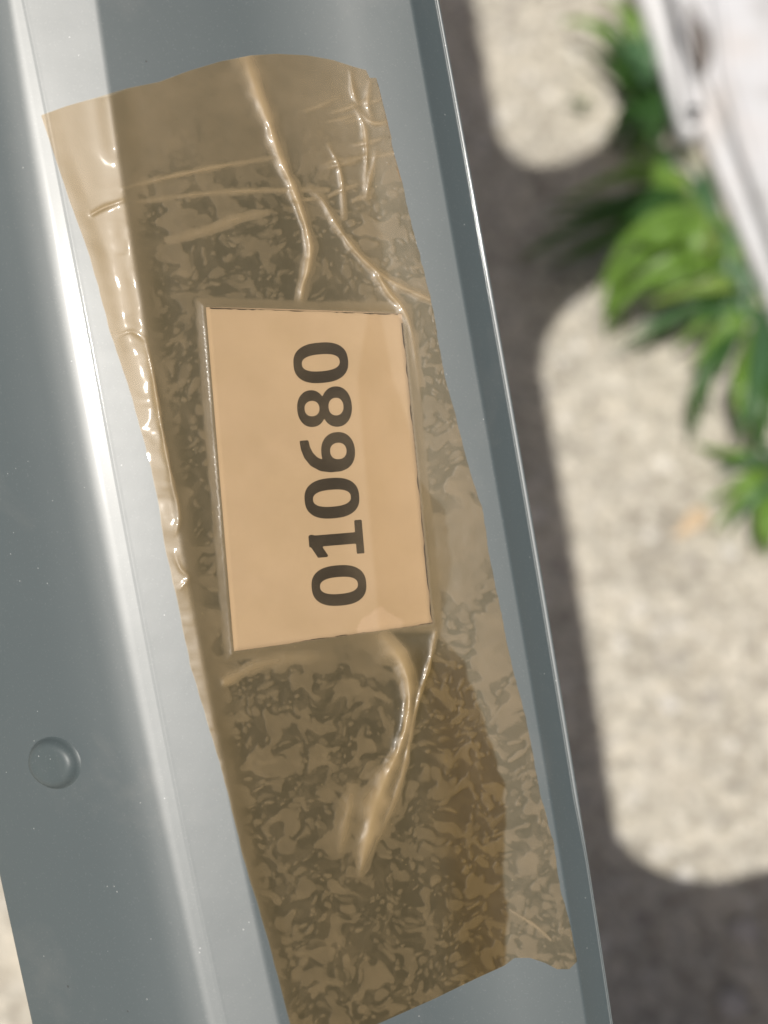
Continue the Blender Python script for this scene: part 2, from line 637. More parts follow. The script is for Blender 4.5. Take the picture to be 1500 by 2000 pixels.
c0 = flank(rx, ry)
tx = flank(rx + 40, ry) - c0; tx /= np.linalg.norm(tx)
ty = flank(rx + f0(ry - 50) - f0(ry), ry - 50) - c0; ty -= tx * (ty @ tx); ty /= np.linalg.norm(ty)
tn = np.cross(tx, ty)
if tn @ (CAM - c0) < 0:
    tn = -tn
prof = [(5.4, -0.25), (5.0, 0.0), (4.7, 0.15), (4.4, 0.65), (4.0, 1.25), (3.5, 1.62), (2.9, 1.72), (2.0, 1.71), (0.9, 1.66)]
vv = []
for r, h in prof:
    for k in range(32):
        a = 2 * math.pi * k / 32
        vv.append(c0 + (tx * 1.22 * math.cos(a) + ty * math.sin(a)) * r * 1e-3 + tn * h * 1e-3)
vf = [tuple(f) for f in grid_faces(len(prof), 32, wrap=True)] + [tuple(range((len(prof) - 1) * 32, len(prof) * 32))]
link('rivet', mesh('rivet', vv, vf), PAINT_DULL, frame, label='domed rivet head painted over in the same grey')

# unseen plates added beside the rail, cut to cast the hard shadows on the concrete
plane_p = CAM + rot(np.array([0.0, 0.0, -(DREF + 0.030)]))
plane_n = rot(np.array([0.0, 0.0, 1.0]))


def caster(px, py):
    g = pix_z(px, py, 0.0)
    t = ((plane_p - g) @ plane_n) / (SUN @ plane_n)
    return g + SUN * t


def plate(name, outline, th, mat, parent):
    top = [caster(*p) for p in outline]
    n = len(top)
    vs = top + [p - plane_n * th for p in top]
    fs = [tuple(range(n)), tuple(reversed(range(n, 2 * n)))] + [(i, i + n, (i + 1) % n + n, (i + 1) % n) for i in range(n)]
    me = mesh(name, vs, fs, smooth=False)
    b = bmesh.new(); b.from_mesh(me)
    bmesh.ops.recalc_face_normals(b, faces=b.faces)
    b.to_mesh(me); b.free()
    o = link(name, me, mat, parent)
    return o


up_lower = spline([(1052, 760), (1062, 690), (1085, 632), (1122, 592), (1180, 545), (1260, 470)], 26)
up_upper = spline([(1285, 330), (1215, 240), (1175, 282), (1115, 314), (1050, 325), (1000, 300), (968, 245), (950, 150)], 30)
plate('shadow_plate', [(900, 150), (900, 760)] + [tuple(p) for p in up_lower] + [tuple(p) for p in up_upper], 0.004, PAINT, frame)
lo_edge = spline([(1132, 1380), (1145, 1470), (1172, 1570), (1225, 1655), (1300, 1705), (1390, 1722), (1500, 1702), (1700, 1655)], 40)
plate('shadow_plate', [tuple(p) for p in lo_edge] + [(1720, 2700), (960, 2700), (960, 1380)], 0.004, PAINT, frame)


def tube_leg(p, parent):
    a = 0.016
    z1 = p[2] + 0.004
    b = bmesh.new()
    bmesh.ops.create_cube(b, size=1.0, matrix=Matrix.Translation((p[0], p[1], (z1 - 0.002) / 2)) @ Matrix.Diagonal((a * 2, a * 2, z1 + 0.002, 1)))
    bmesh.ops.bevel(b, geom=[e for e in b.edges if abs(e.verts[0].co.z - e.verts[1].co.z) > 0.05], offset=0.003, segments=3, affect='EDGES')
    me = bpy.data.meshes.new('leg'); b.to_mesh(me); b.free()
    link('leg', me, PAINT, parent)


tube_leg(Rw[6].mean(0), frame)
tube_leg(Rw[-6].mean(0), frame)

# ------------------------------------------------------------------ the paper label
PC = np.array([(402, 600), (785, 613), (845, 1218), (457, 1272)], float)   # corners as seen: tl, tr, br, bl


def on_main(px, py, lift):
    """point on the rail's main face, lifted off it by `lift` metres"""
    d = surf_depth(np.asarray(px, float), np.asarray(py, float))
    return pix(px, py, d - lift)


nu, nv = 40, 64
u = np.linspace(0, 1, nu)[None, :]; v = np.linspace(0, 1, nv)[:, None]


def quad(u, v):
    top = PC[0] * (1 - u)[..., None] + PC[1] * u[..., None]
    bot = PC[3] * (1 - u)[..., None] + PC[2] * u[..., None]
    q = top * (1 - v)[..., None] + bot * v[..., None]
    q[..., 1] += 5 * np.sin(u * 3.0 + 0.4) * (1 - v) * 0 + (u * (1 - u)) * -6 * (1 - v)
    return q


uu, vv_ = np.broadcast_arrays(u, v)
Q = quad(uu, vv_)
PAPER_LIFT = 0.00016


def paper_lift(px, py):
    return PAPER_LIFT + 0.00006 * (fbm(px / 120, py / 120, 31, 2) - 0.5)


top = on_main(Q[..., 0], Q[..., 1], paper_lift(Q[..., 0], Q[..., 1]))
bot = on_main(Q[..., 0], Q[..., 1], paper_lift(Q[..., 0], Q[..., 1]) - 0.00010)
n = nu * nv
gf = grid_faces(nv, nu)
rim = list(range(nu)) + [nu * k + nu - 1 for k in range(1, nv)] + [n - 1 - k for k in range(1, nu)] + [nu * (nv - 1 - k) for k in range(1, nv - 1)]
fs = [tuple(f[::-1]) for f in gf] + [tuple(f + n) for f in gf] + [(rim[i], rim[(i + 1) % len(rim)], rim[(i + 1) % len(rim)] + n, rim[i] + n) for i in range(len(rim))]
pm = mesh('sheet', np.concatenate([top.reshape(-1, 3), bot.reshape(-1, 3)]), fs)
b_ = bmesh.new(); b_.from_mesh(pm); bmesh.ops.recalc_face_normals(b_, faces=b_.faces); b_.to_mesh(pm); b_.free()
label = empty('paper_label', top[nv - 1, 0], category='label', label='small rectangular paper label printed 010680 under brown tape')
link('sheet', pm, PAPER, label)

# printed digits: signed distance shapes cut out by marching squares


def sup(x, y, cx, cy, a, b, e):
    return ((np.abs((x - cx) / a) ** e + np.abs((y - cy) / b) ** e) ** (1 / e) - 1) * min(a, b)


def caps(x, y, pts, ws):
    d = np.full(x.shape, 1e9)
    for i in range(len(pts) - 1):
        (ax_, ay_), (bx, by) = pts[i], pts[i + 1]
        dx, dy = bx - ax_, by - ay_
        t = np.clip(((x - ax_) * dx + (y - ay_) * dy) / (dx * dx + dy * dy), 0, 1)
        d = np.minimum(d, np.hypot(x - ax_ - t * dx, y - ay_ - t * dy) - (ws[i] * (1 - t) + ws[i + 1] * t))
    return d


def box(x, y, x0, x1, y0, y1):
    return np.maximum(np.maximum(x0 - x, x - x1), np.maximum(y0 - y, y - y1))


def glyph(ch, x, y):
    if ch == '0':
        return np.maximum(sup(x, y, 0, 0, 39.5, 53.5, 2.5), -sup(x, y, 0, 0, 16.5, 37, 2.5))
    if ch == '8':
        o = np.minimum(sup(x, y, 0, 25.5, 36, 28, 2.15), sup(x, y, 0, -23.5, 39.5, 30, 2.15))
        return np.maximum(np.maximum(o, -sup(x, y, 0, 24.5, 15, 14.5, 2.2)), -sup(x, y, 0, -22.5, 17.2, 14.5, 2.2))
    if ch == '6':
        o = sup(x, y, 1, -20.5, 38, 33, 2.2)
        tail = caps(x, y, [(-27.5, -22), (-27.5, -4), (-24, 13), (-15, 28), (-2, 37.5), (12, 42.5), (25, 44)], [10.5, 11, 11, 10.5, 9.8, 9.2, 8.8])
        tail = np.maximum(tail, x - 28)
        return np.maximum(np.minimum(o, tail), -sup(x, y, 2, -21, 16, 16, 2.2))
    o = np.minimum(box(x, y, -11, 11.5, -53, 53), box(x, y, -31, 35, -53.5, -38.5))
    fl = np.maximum(caps(x, y, [(4, 47), (-32, 27)], [9.5, 9.5]), y - 53)
    return np.minimum(o, np.maximum(fl, -32.5 - x))


def glyph_mesh(ch, place):
    st = 2.5
    xs = np.arange(-45, 45.1, st); yy = np.arange(-60, 60.1, st)
    X, Y = np.meshgrid(xs, yy)
    S = glyph(ch, X, Y)
    verts = []; faces = []; index = {}

    def vid(x, y):
        k = (round(x, 3), round(y, 3))
        if k not in index:
            index[k] = len(verts); verts.append(k)
        return index[k]
    for j in range(len(yy) - 1):
        for i in range(len(xs) - 1):
            cs = [(i, j), (i + 1, j), (i + 1, j + 1), (i, j + 1)]
            sv = [S[b, a] for a, b in cs]
            if min(sv) > 0:
                continue
            poly = []
            for k in range(4):
                (a, b), s = cs[k], sv[k]
                (c, d), s2 = cs[(k + 1) % 4], sv[(k + 1) % 4]
                if s <= 0:
                    poly.append(vid(xs[a], yy[b]))
                if (s <= 0) != (s2 <= 0):
                    t = s / (s - s2)
                    poly.append(vid(xs[a] + t * (xs[c] - xs[a]), yy[b] + t * (yy[d] - yy[b])))
            poly = [p for q, p in enumerate(poly) if p != poly[q - 1]]
            if len(poly) >= 3:
                faces.append(poly)
    vs = np.array(verts)
    P = place(vs[:, 0], vs[:, 1])
    return mesh('digit', P, faces)


READ = np.array([-0.0825, -0.9966]); UPD = np.array([-0.9966, 0.0825])
CENT = [('0', 662, 1143.5), ('1', 656, 1054), ('0', 648.3, 973), ('6', 640, 884.5), ('8', 633.8, 796), ('0', 626.5, 708.5)]
for ch, cx, cy in CENT:
    def place(x, y, cx=cx, cy=cy):
        qx = cx + READ[0] * x + UPD[0] * y
        qy = cy + READ[1] * x + UPD[1] * y
        return on_main(qx, qy, paper_lift(qx, qy) + 0.00003)
    link('digit', glyph_mesh(ch, place), INK, label, label='printed black digit %s reading up the label' % ch)

# the ragged black cutting line left along three edges
for a, b, w0, lo, hi in ((PC[0], PC[1], 4.5, 0.02, 0.98), (PC[1], PC[2], 4.5, 0.03, 0.99), (PC[3], PC[2], 3.0, 0.30, 1.0)):
    t = np.linspace(lo, hi, 90)
    c = a[None] * (1 - t)[:, None] + b[None] * t[:, None]
    c[:, 1] += (t * (1 - t)) * (-6 if a is PC[0] else 0)
    d = (b - a) / np.linalg.norm(b - a)
    nrm = np.array([-d[1], d[0]])
    mid = PC.mean(0)
    if nrm @ (mid - (a + b) / 2) < 0:
        nrm = -nrm
    hsh = fbm(t * 22 + a[0], t * 0 + 3.0, 12, 2)
    wid = (w0 * 0.48) * smooth01(0.25, 0.75, hsh) + 0.5
    o1 = c + nrm * 0.4
    o2 = c + nrm * (0.4 + wid)[:, None]
    P = np.stack([on_main(o[:, 0], o[:, 1], paper_lift(o[:, 0], o[:, 1]) + 0.00003) for o in (o1, o2)], 1)
    link('cutting_line', big_grid('cutting_line', P), INK, label)

# ------------------------------------------------------------------ the packing tape
TL = [(80, 225), (130, 375), (175, 500), (197, 580), (215, 650), (250, 750), (275, 840), (295, 915), (310, 990), (320, 1060), (345, 1170),
      (372, 1300), (402, 1400), (430, 1490), (475, 1675), (525, 1840), (567, 2000), (583, 2058)]
TR = [(742, 182), (757, 240), (768, 290), (783, 350), (800, 420), (818, 490), (833, 550), (845, 600), (855, 660), (870, 740), (887, 800),
      (907, 880), (927, 950), (944, 1000), (955, 1080), (975, 1180), (1000, 1300), (1030, 1415), (1055, 1550), (1080, 1640), (1095, 1740),
      (1115, 1810), (1127, 1878)]
TT = [(80, 225), (130, 207), (190, 190), (250, 172), (310, 160), (370, 138), (430, 120), (490, 108), (540, 105), (600, 108), (650, 117),
      (690, 130), (715, 137), (722, 152), (735, 152), (742, 182)]
TB = [(583, 2058), (640, 2036), (740, 1999), (850, 1950), (930, 1911), (985, 1886), (1005, 1871), (1035, 1871), (1065, 1881), (1088, 1893),
      (1112, 1893), (1127, 1878)]


def arc(pts, n):
    p = np.array(pts, float)
    s = np.r_[0, np.cumsum(np.hypot(*np.diff(p, axis=0).T))]
    q = np.linspace(0, s[-1], n)
    return np.stack([np.interp(q, s, p[:, 0]), np.interp(q, s, p[:, 1])], -1)


NS, NT = 310, 930
eT, eB = arc(TT, NS), arc(TB, NS)


def by_row(pts, n):
    p = np.array(pts, float)
    yv = np.linspace(p[0, 1], p[-1, 1], n)
    return np.stack([np.interp(yv, p[:, 1], p[:, 0]), yv], -1)


eL, eR = by_row(TL, NT), by_row(TR, NT)
rag = (fbm(np.arange(NT) / 9.0, np.zeros(NT), 77, 3) - 0.5) * 7 * np.sin(np.linspace(0, math.pi, NT)) ** 0.4
eR[:, 0] += rag * np.interp(eR[:, 1], [150, 330, 500, 1000, 1500, 1900], [1.6, 1.3, 0.5, 0.35, 0.5, 1.2])
eL[:, 0] += 2.5 * (fbm(np.arange(NT) / 14.0, np.zeros(NT) + 5, 78, 2) - 0.5) * np.sin(np.linspace(0, math.pi, NT)) ** 0.4
S = np.linspace(0, 1, NS)[None, :, None]; T = np.linspace(0, 1, NT)[:, None, None]
TP = ((1 - T) * eT[None] + T * eB[None] + (1 - S) * eL[:, None] + S * eR[:, None]
      - ((1 - S) * (1 - T) * eT[0] + S * (1 - T) * eT[-1] + (1 - S) * T * eB[0] + S * T * eB[-1]))
X, Y = TP[..., 0], TP[..., 1]

# where the adhesive is wetted out (0) and where air is trapped (1): share of air and grain of the pattern at sample spots
CTL = np.array([  # x, y, air share, coarseness 0 fine..1 coarse
    (150, 260, .95, 1), (300, 200, .95, 1), (430, 160, .95, 1), (560, 160, .98, 1), (650, 200, .97, 1), (720, 220, .75, .4), (300, 300, .85, 1),
    (450, 280, .82, 1), (630, 280, .80, .5), (700, 320, .75, .4), (300, 350, .70, .8), (420, 350, .72, .6), (560, 350, .62, .5), (640, 390, .45, .5),
    (280, 420, .80, 1), (400, 410, .45, 1), (480, 440, .28, .8), (560, 440, .20, .6), (350, 470, .42, .9), (300, 520, .35, .7), (420, 520, .14, .6),
    (500, 530, .20, .6), (560, 560, .12, .5), (640, 480, .08, .3), (660, 560, .30, .4), (700, 440, .55, .5), (740, 480, .55, .6), (790, 440, .40, .5),
    (780, 520, .45, .6), (330, 600, .25, .4), (350, 700, .22, .3), (365, 800, .18, .4), (385, 900, .25, .5), (400, 1000, .30, .5), (420, 1100, .35, .6),
    (430, 1200, .45, .6), (260, 560, .95, 1), (300, 760, .95, 1), (340, 1000, .95, 1), (385, 1240, .95, 1), (820, 640, .30, .3), (840, 700, .35, .3),
    (850, 770, .45, .5), (880, 860, .50, .8), (870, 940, .55, .9), (900, 1040, .97, 1), (890, 1130, .97, 1), (940, 1140, .42, .4), (910, 1220, .45, .4),
    (960, 1230, .90, .8), (870, 1290, .35, .4), (800, 1270, .0, 1), (820, 1310, .02, 1), (640, 1290, .85, .9), (720, 1300, .85, 1), (520, 1290, .75, .7),
    (480, 1340, .50, .6), (560, 1360, .42, .6), (640, 1380, .42, .5), (700, 1400, .50, .4), (520, 1440, .55, .5), (620, 1450, .45, .4), (700, 1470, .45, .4),
    (500, 1530, .55, .6), (560, 1560, .40, .6), (640, 1560, .65, .8), (520, 1620, .50, .5), (600, 1640, .52, .5), (680, 1640, .75, .8), (560, 1720, .55, .4),
    (660, 1730, .48, .2), (600, 1800, .58, .5), (680, 1790, .55, .4), (740, 1780, .40, .2), (560, 1860, .50, .4), (640, 1880, .62, .6), (740, 1850, .45, .2),
    (800, 1800, .45, .3), (620, 1960, .70, .8), (700, 1960, .50, .4), (800, 1930, .55, .4), (850, 1880, .40, .3), (850, 1380, .28, .3), (900, 1430, .33, .3),
    (860, 1500, .35, .4), (930, 1500, .35, .2), (870, 1590, .50, .7), (950, 1590, .32, .1), (860, 1680, .38, .4), (940, 1690, .35, .2), (880, 1780, .42, .4),
    (950, 1790, .36, .2), (920, 1860, .36, .1), (960, 1310, .90, 1), (970, 1380, .60, .5), (1000, 1460, .50, .4), (1000, 1540, .42, .3), (1030, 1500, .75, .5),
    (1040, 1600, .72, .5), (1000, 1640, .40, .3), (1040, 1680, .85, .9), (1010, 1740, .40, .3), (1060, 1760, .62, .4), (1020, 1820, .45, .3), (1080, 1850, .65, .3)])
num = 0; den = 0; numc = 0
for cx, cy, p, c in CTL:
    w = 1.0 / (((X - cx) ** 2 + (Y - cy) ** 2) ** 1.35 + 300)
    num = num + w * p; numc = numc + w * c; den = den + w
share = num / den; coarse = numc / den

wx = X + 34 * gnoise(X / 85, Y / 110, 51) + 12 * gnoise(X / 28, Y / 28, 52)
wy = Y + 34 * gnoise(X / 85, Y / 110, 61) + 12 * gnoise(X / 28, Y / 28, 62)


def rank(a):                                  # turn a noise field into evenly spread 0..1 values
    s = np.sort(a.reshape(-1)[::7])
    return np.searchsorted(s, a) / len(s)


noisy = share * (0.30 + 0.70 * coarse) + 0.4 * smooth01(0.72, 0.92, share)
air = 0
for seed, k, gain in ((21, 1.0, 0.70), (121, 0.62, 0.16), (221, 1.5, 0.14)):   # several films of trapped air, one over the other
    n_c = rank(gnoise(wx / (64 * k), wy / (52 * k), seed) + 0.4 * gnoise(wx / (26 * k), wy / (23 * k), seed + 3))
    n_f = rank(gnoise(wx / (29 * k), wy / (25 * k), seed + 1) + 0.35 * gnoise(wx / (70 * k), wy / (60 * k), seed + 5))
    n_mix = rank(n_c * coarse + n_f * (1 - coarse))
    air = air + gain * smooth01(-0.06, 0.06, noisy - n_mix)
# small round bubbles in the wetted places
for cell, seed, keep, rad in ((25, 5, 0.42, 0.34), (14, 7, 0.32, 0.36), (42, 9, 0.26, 0.33), (19, 11, 0.28, 0.34)):
    dW, idW = worley(wx / cell, wy / (cell * 0.9), seed)
    lim = share
    r_ = rad * (0.35 + 0.65 * ((idW * 97) % 1.0))
    air = np.maximum(air, (0.45 + 0.5 * ((idW * 53) % 1.0)) * smooth01(0.12, -0.06, dW - r_) * (lim > 0.12) * (idW < keep))

# distance outside the paper
pin = np.full(X.shape, 1e9); sd = np.full(X.shape, -1e9)
for i in range(4):
    a, b = PC[i], PC[(i + 1) % 4]
    d = (b - a) / np.linalg.norm(b - a)
    sd = np.maximum(sd, (X - a[0]) * d[1] - (Y - a[1]) * d[0])
on_paper = smooth01(2, -2, sd)
tent = smooth01(20 + 8 * (fbm(X / 60, Y / 60, 41, 2) - 0.5), 1, sd)           # film bridging down from the paper's edge
halo = smooth01(24, 17, sd + 7 * (fbm(X / 40, Y / 40, 43, 2) - .5))
air = np.maximum(air, halo)
flat = 0.75 * smooth01(400, 280, Y) + 0.8 * smooth01(60, 20, np.abs(X - np.interp(Y, [980, 1130, 1200], [915, 905, 900]))) * smooth01(960, 1010, Y) * smooth01(1180, 1110, Y)
air = air * (1 - np.clip(flat, 0, 1)) + np.clip(flat, 0, 1) * (0.62 + 0.5 * fbm(X / 70, Y / 45, 171, 3))
air = air * (0.72 + 0.5 * (fbm(X / 50, Y / 40, 71, 3) - 0.2)) + 0.12 * fbm(X / 24, Y / 24, 73, 2)
air = np.where(on_paper > 0.5, 0.12 + 0.65 * (fbm(X / 80, Y / 80, 79, 4) - 0.5), air)

on_c = smooth01(5, 45, X - f2(Y))
hgt = 0.00007 + 0.00004 * air * on_c + 0.00017 * tent
ridge = np.zeros(X.shape)


def add_ridge(pts, amps, widths, skew=0.0, airw=1.7):
    global hgt, air, ridge
    p = spline(np.c_[np.array(pts, float), amps, widths], len(pts) * 5)
    p = np.maximum(p, np.array([-1e9, -1e9, 0, 1.0]))
    d, am, s = poly_dist(X, Y, p[:, :2], p[:, 2])
    _, wd, _ = poly_dist(X, Y, p[:, :2], p[:, 3])
    wd = wd * (1 + skew * s) * (0.85 + 0.5 * gnoise(X / 33, Y / 33, 203))
    d = np.abs(d + 2.2 * gnoise(X / 30, Y / 30, 201) + 0.5 * gnoise(X / 10, Y / 10, 202))
    am = am * (1 + 0.45 * gnoise(X / 40, Y / 40, 204))
    g = np.exp(-np.clip(d / wd, 0, 8) ** 1.45)
    hgt = hgt + am * 1e-3 * g
    air = np.maximum(air, smooth01(airw + 0.25, airw - 0.1, d / wd) * (am > 0.05))
    ridge = np.maximum(ridge, np.exp(-(d / (0.75 * wd)) ** 2) * np.clip(am / 0.42, 0, 1))


add_ridge([(480, 112), (500, 170), (522, 230), (545, 300), (568, 355), (586, 405), (600, 450), (606, 490), (600, 530), (591, 560), (588, 590)],
          [.22, .36, .46, .5, .5, .5, .5, .5, .45, .35, .05], [24, 20, 15, 11.5, 10, 9.5, 9.5, 9.5, 9, 9, 8])
add_ridge([(606, 368), (632, 395), (655, 435), (690, 485), (730, 525), (770, 553), (805, 570), (846, 588)],
          [.08, .2, .28, .3, .3, .3, .26, .2], [7, 7, 7, 7, 7.5, 7.5, 7.5, 7.5])
add_ridge([(740, 540), (762, 575), (785, 600), (802, 640), (812, 700), (822, 780)], [.3, .4, .35, .22, .12, .03], [9, 9, 8, 7, 7, 7])
add_ridge([(240, 368), (330, 346), (430, 325), (535, 308)], [.05, .16, .16, .05], [5, 6, 6, 5], airw=1.2)
add_ridge([(262, 396), (400, 378), (520, 372), (640, 371)], [.05, .13, .13, .08], [5, 6, 6, 5], airw=1.2)
add_ridge([(290, 480), (390, 455), (470, 425), (560, 408)], [.02, .10, .10, .02], [10, 12, 12, 9], airw=1.0)
# the big twisted fold under the label
add_ridge([(748, 1244), (776, 1275), (795, 1315), (800, 1365), (793, 1420), (775, 1475), (752, 1525), (735, 1575), (722, 1625), (712, 1668), (703, 1712)],
          [.2, .45, .6, .65, .65, .65, .65, .62, .52, .32, .05], [32, 26, 18, 12, 10.5, 13, 21, 28, 24, 14, 5], skew=0.0)
add_ridge([(851, 1235), (838, 1300), (822, 1350), (808, 1405), (800, 1450), (788, 1510), (768, 1570), (742, 1630), (716, 1690)],
          [.15, .24, .26, .28, .28, .28, .22, .14, .03], [7, 6, 5.5, 5.5, 6, 8, 9, 8, 5], airw=1.0)
add_ridge([(690, 1525), (682, 1575), (672, 1625), (664, 1670)], [.04, .18, .15, .03], [13, 16, 14, 8], airw=1.3)
add_ridge([(440, 1332), (500, 1300), (580, 1285), (650, 1282)], [.22, .15, .10, .03], [14, 16, 18, 14], airw=1.0)
add_ridge([(992, 1775), (1025, 1795), (1050, 1812), (1078, 1838)], [.04, .10, .10, .05], [5, 5, 5, 5], airw=0.4)
add_ridge([(180, 418), (205, 405), (240, 392)], [.18, .22, .10], [5, 5, 5], airw=0.8)
add_ridge([(283, 660), (296, 720), (308, 790), (320, 860), (334, 930), (350, 1005), (342, 1045)], [.05, .30, .38, .34, .26, .2, .05], [6, 7, 7, 7, 7, 7, 6], airw=0.9)
add_ridge([(232, 655), (258, 648), (284, 664)], [.04, .14, .06], [5, 5, 5], airw=0.8)
add_ridge([(340, 1080), (352, 1110), (368, 1128), (352, 1150)], [.05, .15, .15, .05], [6, 6, 6, 6], airw=0.8)
# wetted-out wedge under the label's corner, and the dark slit beside the big fold
wedge = np.minimum(np.minimum((X - np.interp(Y, [1235, 1270, 1310, 1345], [764, 794, 812, 818])), np.interp(Y, [1235, 1290, 1345], [846, 836, 822]) - X), 1345 - Y)
air = air * (1 - 0.92 * smooth01(-2, 5, wedge) * smooth01(1228, 1240, Y))
ds_, _, _ = poly_dist(X, Y, [(766, 1335), (776, 1370), (780, 1415), (772, 1455)])
air = air * (1 - 0.95 * smooth01(11, 5, ds_))
# hand-tear crinkles at the upper right corner
rng = np.random.RandomState(4)
for k in range(13):
    x0 = rng.uniform(560, 700); y0 = rng.uniform(205, 400)
    ln = rng.uniform(40, 110); an = math.radians(rng.uniform(-24, -6))
    add_ridge([(x0, y0), (x0 + ln * .5 * math.cos(an), y0 + ln * .5 * math.sin(an) + rng.uniform(-5, 5)), (x0 + ln * math.cos(an), y0 + ln * math.sin(an))],
              [.03, rng.uniform(.07, .16), .03], [5, 6, 5], airw=0.9)
for pts in ([(642, 285), (660, 320), (668, 360), (672, 425)], [(690, 205), (712, 250), (716, 310), (712, 365)], [(684, 140), (690, 180), (700, 205)],
            [(700, 215), (728, 240), (760, 238)], [(722, 160), (718, 200), (726, 235)], [(735, 300), (722, 350), (716, 385)]):
    add_ridge(pts, [.06] + [.22] * (len(pts) - 2) + [.06], [6] * len(pts), airw=1.2)
# film stretched over the round fold at the left: lifted, with crushed little pleats
crease = X - f2(Y)
along = fbm(Y / 120, X / 200, 91, 2)
lift = np.exp(-((crease - 2) / 30) ** 2) * (0.00025 + 0.00030 * smooth01(0.3, 0.8, along)) * smooth01(1990, 1500, Y)
hgt = hgt + lift
pleat = np.exp(-((crease + 8) / 34) ** 2) * smooth01(0.4, 0.9, fbm(X / 45, Y / 30, 95, 2)) * smooth01(330, 420, Y)
hgt = hgt + pleat * 0.00006
near_edge = smooth01(40, 5, X - np.interp(Y, [p[1] for p in TL], [p[0] for p in TL]))
air = air * on_c + (1 - on_c) * (0.62 + 0.5 * (fbm(X / 40, Y / 90, 181, 3) - 0.4))
hgt = hgt + 0.00012 * (fbm(X / 75, Y / 95, 33, 2) - 0.5) * (0.3 + 0.7 * on_c) + 0.00004 * (fbm(X / 18, Y / 22, 37, 2) - 0.5) * air * on_c
hgt = hgt + near_edge * 0.0002 * fbm(Y / 60, X * 0, 14, 2)
hgt = np.maximum(hgt, 0.00004)
over = on_paper > 0.02
hgt = np.where(smooth01(6, 0, sd) > 0, np.maximum(hgt, PAPER_LIFT + 0.00012 + 0.00003), hgt)

# dark reflection painted into the film's colour left of this line, none right
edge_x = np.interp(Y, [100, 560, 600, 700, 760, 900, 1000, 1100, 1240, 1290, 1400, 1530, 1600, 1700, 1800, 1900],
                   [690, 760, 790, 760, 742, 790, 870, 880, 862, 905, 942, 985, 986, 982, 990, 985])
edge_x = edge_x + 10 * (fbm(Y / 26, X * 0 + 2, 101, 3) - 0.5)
dark_refl = smooth01(5, -5, X - edge_x) * (np.interp(Y, [100, 400, 900, 1250, 1450], [0.16, 0.28, 0.32, 0.42, 0.5]) + 0.5 * smooth01(-110, -20, X - np.interp(Y, [1240, 1400, 1700, 1900], [850, 900, 930, 960])) * smooth01(1240, 1330, Y))
band = smooth01(-6, 6, X - np.interp(Y, [600, 740, 1240], [720, 698, 742])) * smooth01(6, -6, X - np.interp(Y, [600, 740, 850, 940, 1010], [742, 768, 804, 831, 900]))  # weaker reflected band, painted across the label
dark_refl = np.where(on_paper > 0.5, 0.16 + 0.14 * band, dark_refl)

D = surf_depth(X, Y)
Pt = pix(X, Y, D - hgt)
tape = link('packing_tape', big_grid('packing_tape', Pt, flip=True, attrs=dict(air=air, dark_refl=dark_refl, ridge=ridge)), TAPE,
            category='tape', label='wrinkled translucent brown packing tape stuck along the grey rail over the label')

# ------------------------------------------------------------------ weathered white panel, upper right


def prism(name, outline, z0, z1, mat, parent, bevel=0.0, seg=3, smooth=True):
    b = bmesh.new()
    lo = [b.verts.new((p[0], p[1], z0)) for p in outline]
    hi = [b.verts.new((p[0], p[1], z1)) for p in outline]
    m = len(outline)
    tf = b.faces.new(hi)
    b.faces.new(lo[::-1])
    for i in range(m):
        b.faces.new((lo[i], lo[(i + 1) % m], hi[(i + 1) % m], hi[i]))
    bmesh.ops.recalc_face_normals(b, faces=b.faces)
    if bevel:
        bmesh.ops.bevel(b, geom=list(tf.edges), offset=bevel, segments=seg, affect='EDGES')
    me = bpy.data.meshes.new(name); b.to_mesh(me); b.free()
    if smooth:
        me.polygons.foreach_set('use_smooth', [len(p.vertices) == 4 and p.area < 0.004 for p in me.polygons])
    return link(name, me, mat, parent)


ZB = 0.024
BL0, BL1 = pix_z(1180, -180, 0.008)[:2], pix_z(1620, 900, 0.008)[:2]
BDIR = (BL1 - BL0) / np.linalg.norm(BL1 - BL0)
BPERP = np.array([-BDIR[1], BDIR[0]])           # across the board, away from the weeds
BPERP = BPERP if BPERP[0] > 0 else -BPERP
pz = lambda x, y, z: pix_z(x, y, z)[:2]
pc = pix_z(1400, 200, 0)
panel = empty('painted_panel', (pc[0], pc[1], 0.0), category='panel', label='weathered white painted wooden panel lying at the upper right')
prism('board', [pz(1180, -180, 0.008), pz(1272, 30, 0.008), pz(1380, 290, 0.008), pz(1500, 590, 0.008), BL1, BL1 + BPERP * 0.22, BL0 + BPERP * 0.22],
      0.001, ZB, BOARD, panel, 0.010, 5)
ZS = ZB + 0.024
strip = [pz(1178, -190, ZB), pz(1240, 0, ZB), pz(1292, 170, ZB), pz(1320, 262, ZB), pz(1328, 280, ZB), pz(1338, 288, ZB), pz(1352, 282, ZB),
         pz(1356, 266, ZB), pz(1342, 170, ZB), pz(1330, 30, ZB), pz(1318, -20, ZB), pz(1265, -190, ZB)]
prism('moulding_strip', strip, ZB - 0.003, ZS, mat_clean_white(), panel, 0.0095, 6)
ZR = ZB + 0.012
prism('raised_field', [pz(1372, -190, ZB), pz(1380, 0, ZB), pz(1392, 90, ZB), pz(1404, 170, ZB), pz(1440, 300, ZB), pz(1520, 520, ZB), BL1 + BPERP * 0.025 - BDIR * 0.03, BL1 + BPERP * 0.20 - BDIR * 0.03, BL0 + BPERP * 0.20 + BDIR * 0.004],
      ZB - 0.002, ZR, BOARD, panel, 0.004)
patch = spline([(1318, -30), (1352, 5), (1364, 32), (1380, 55), (1388, 95), (1384, 130), (1372, 142), (1356, 110), (1340, 60), (1318, -30)], 28)[:-1]
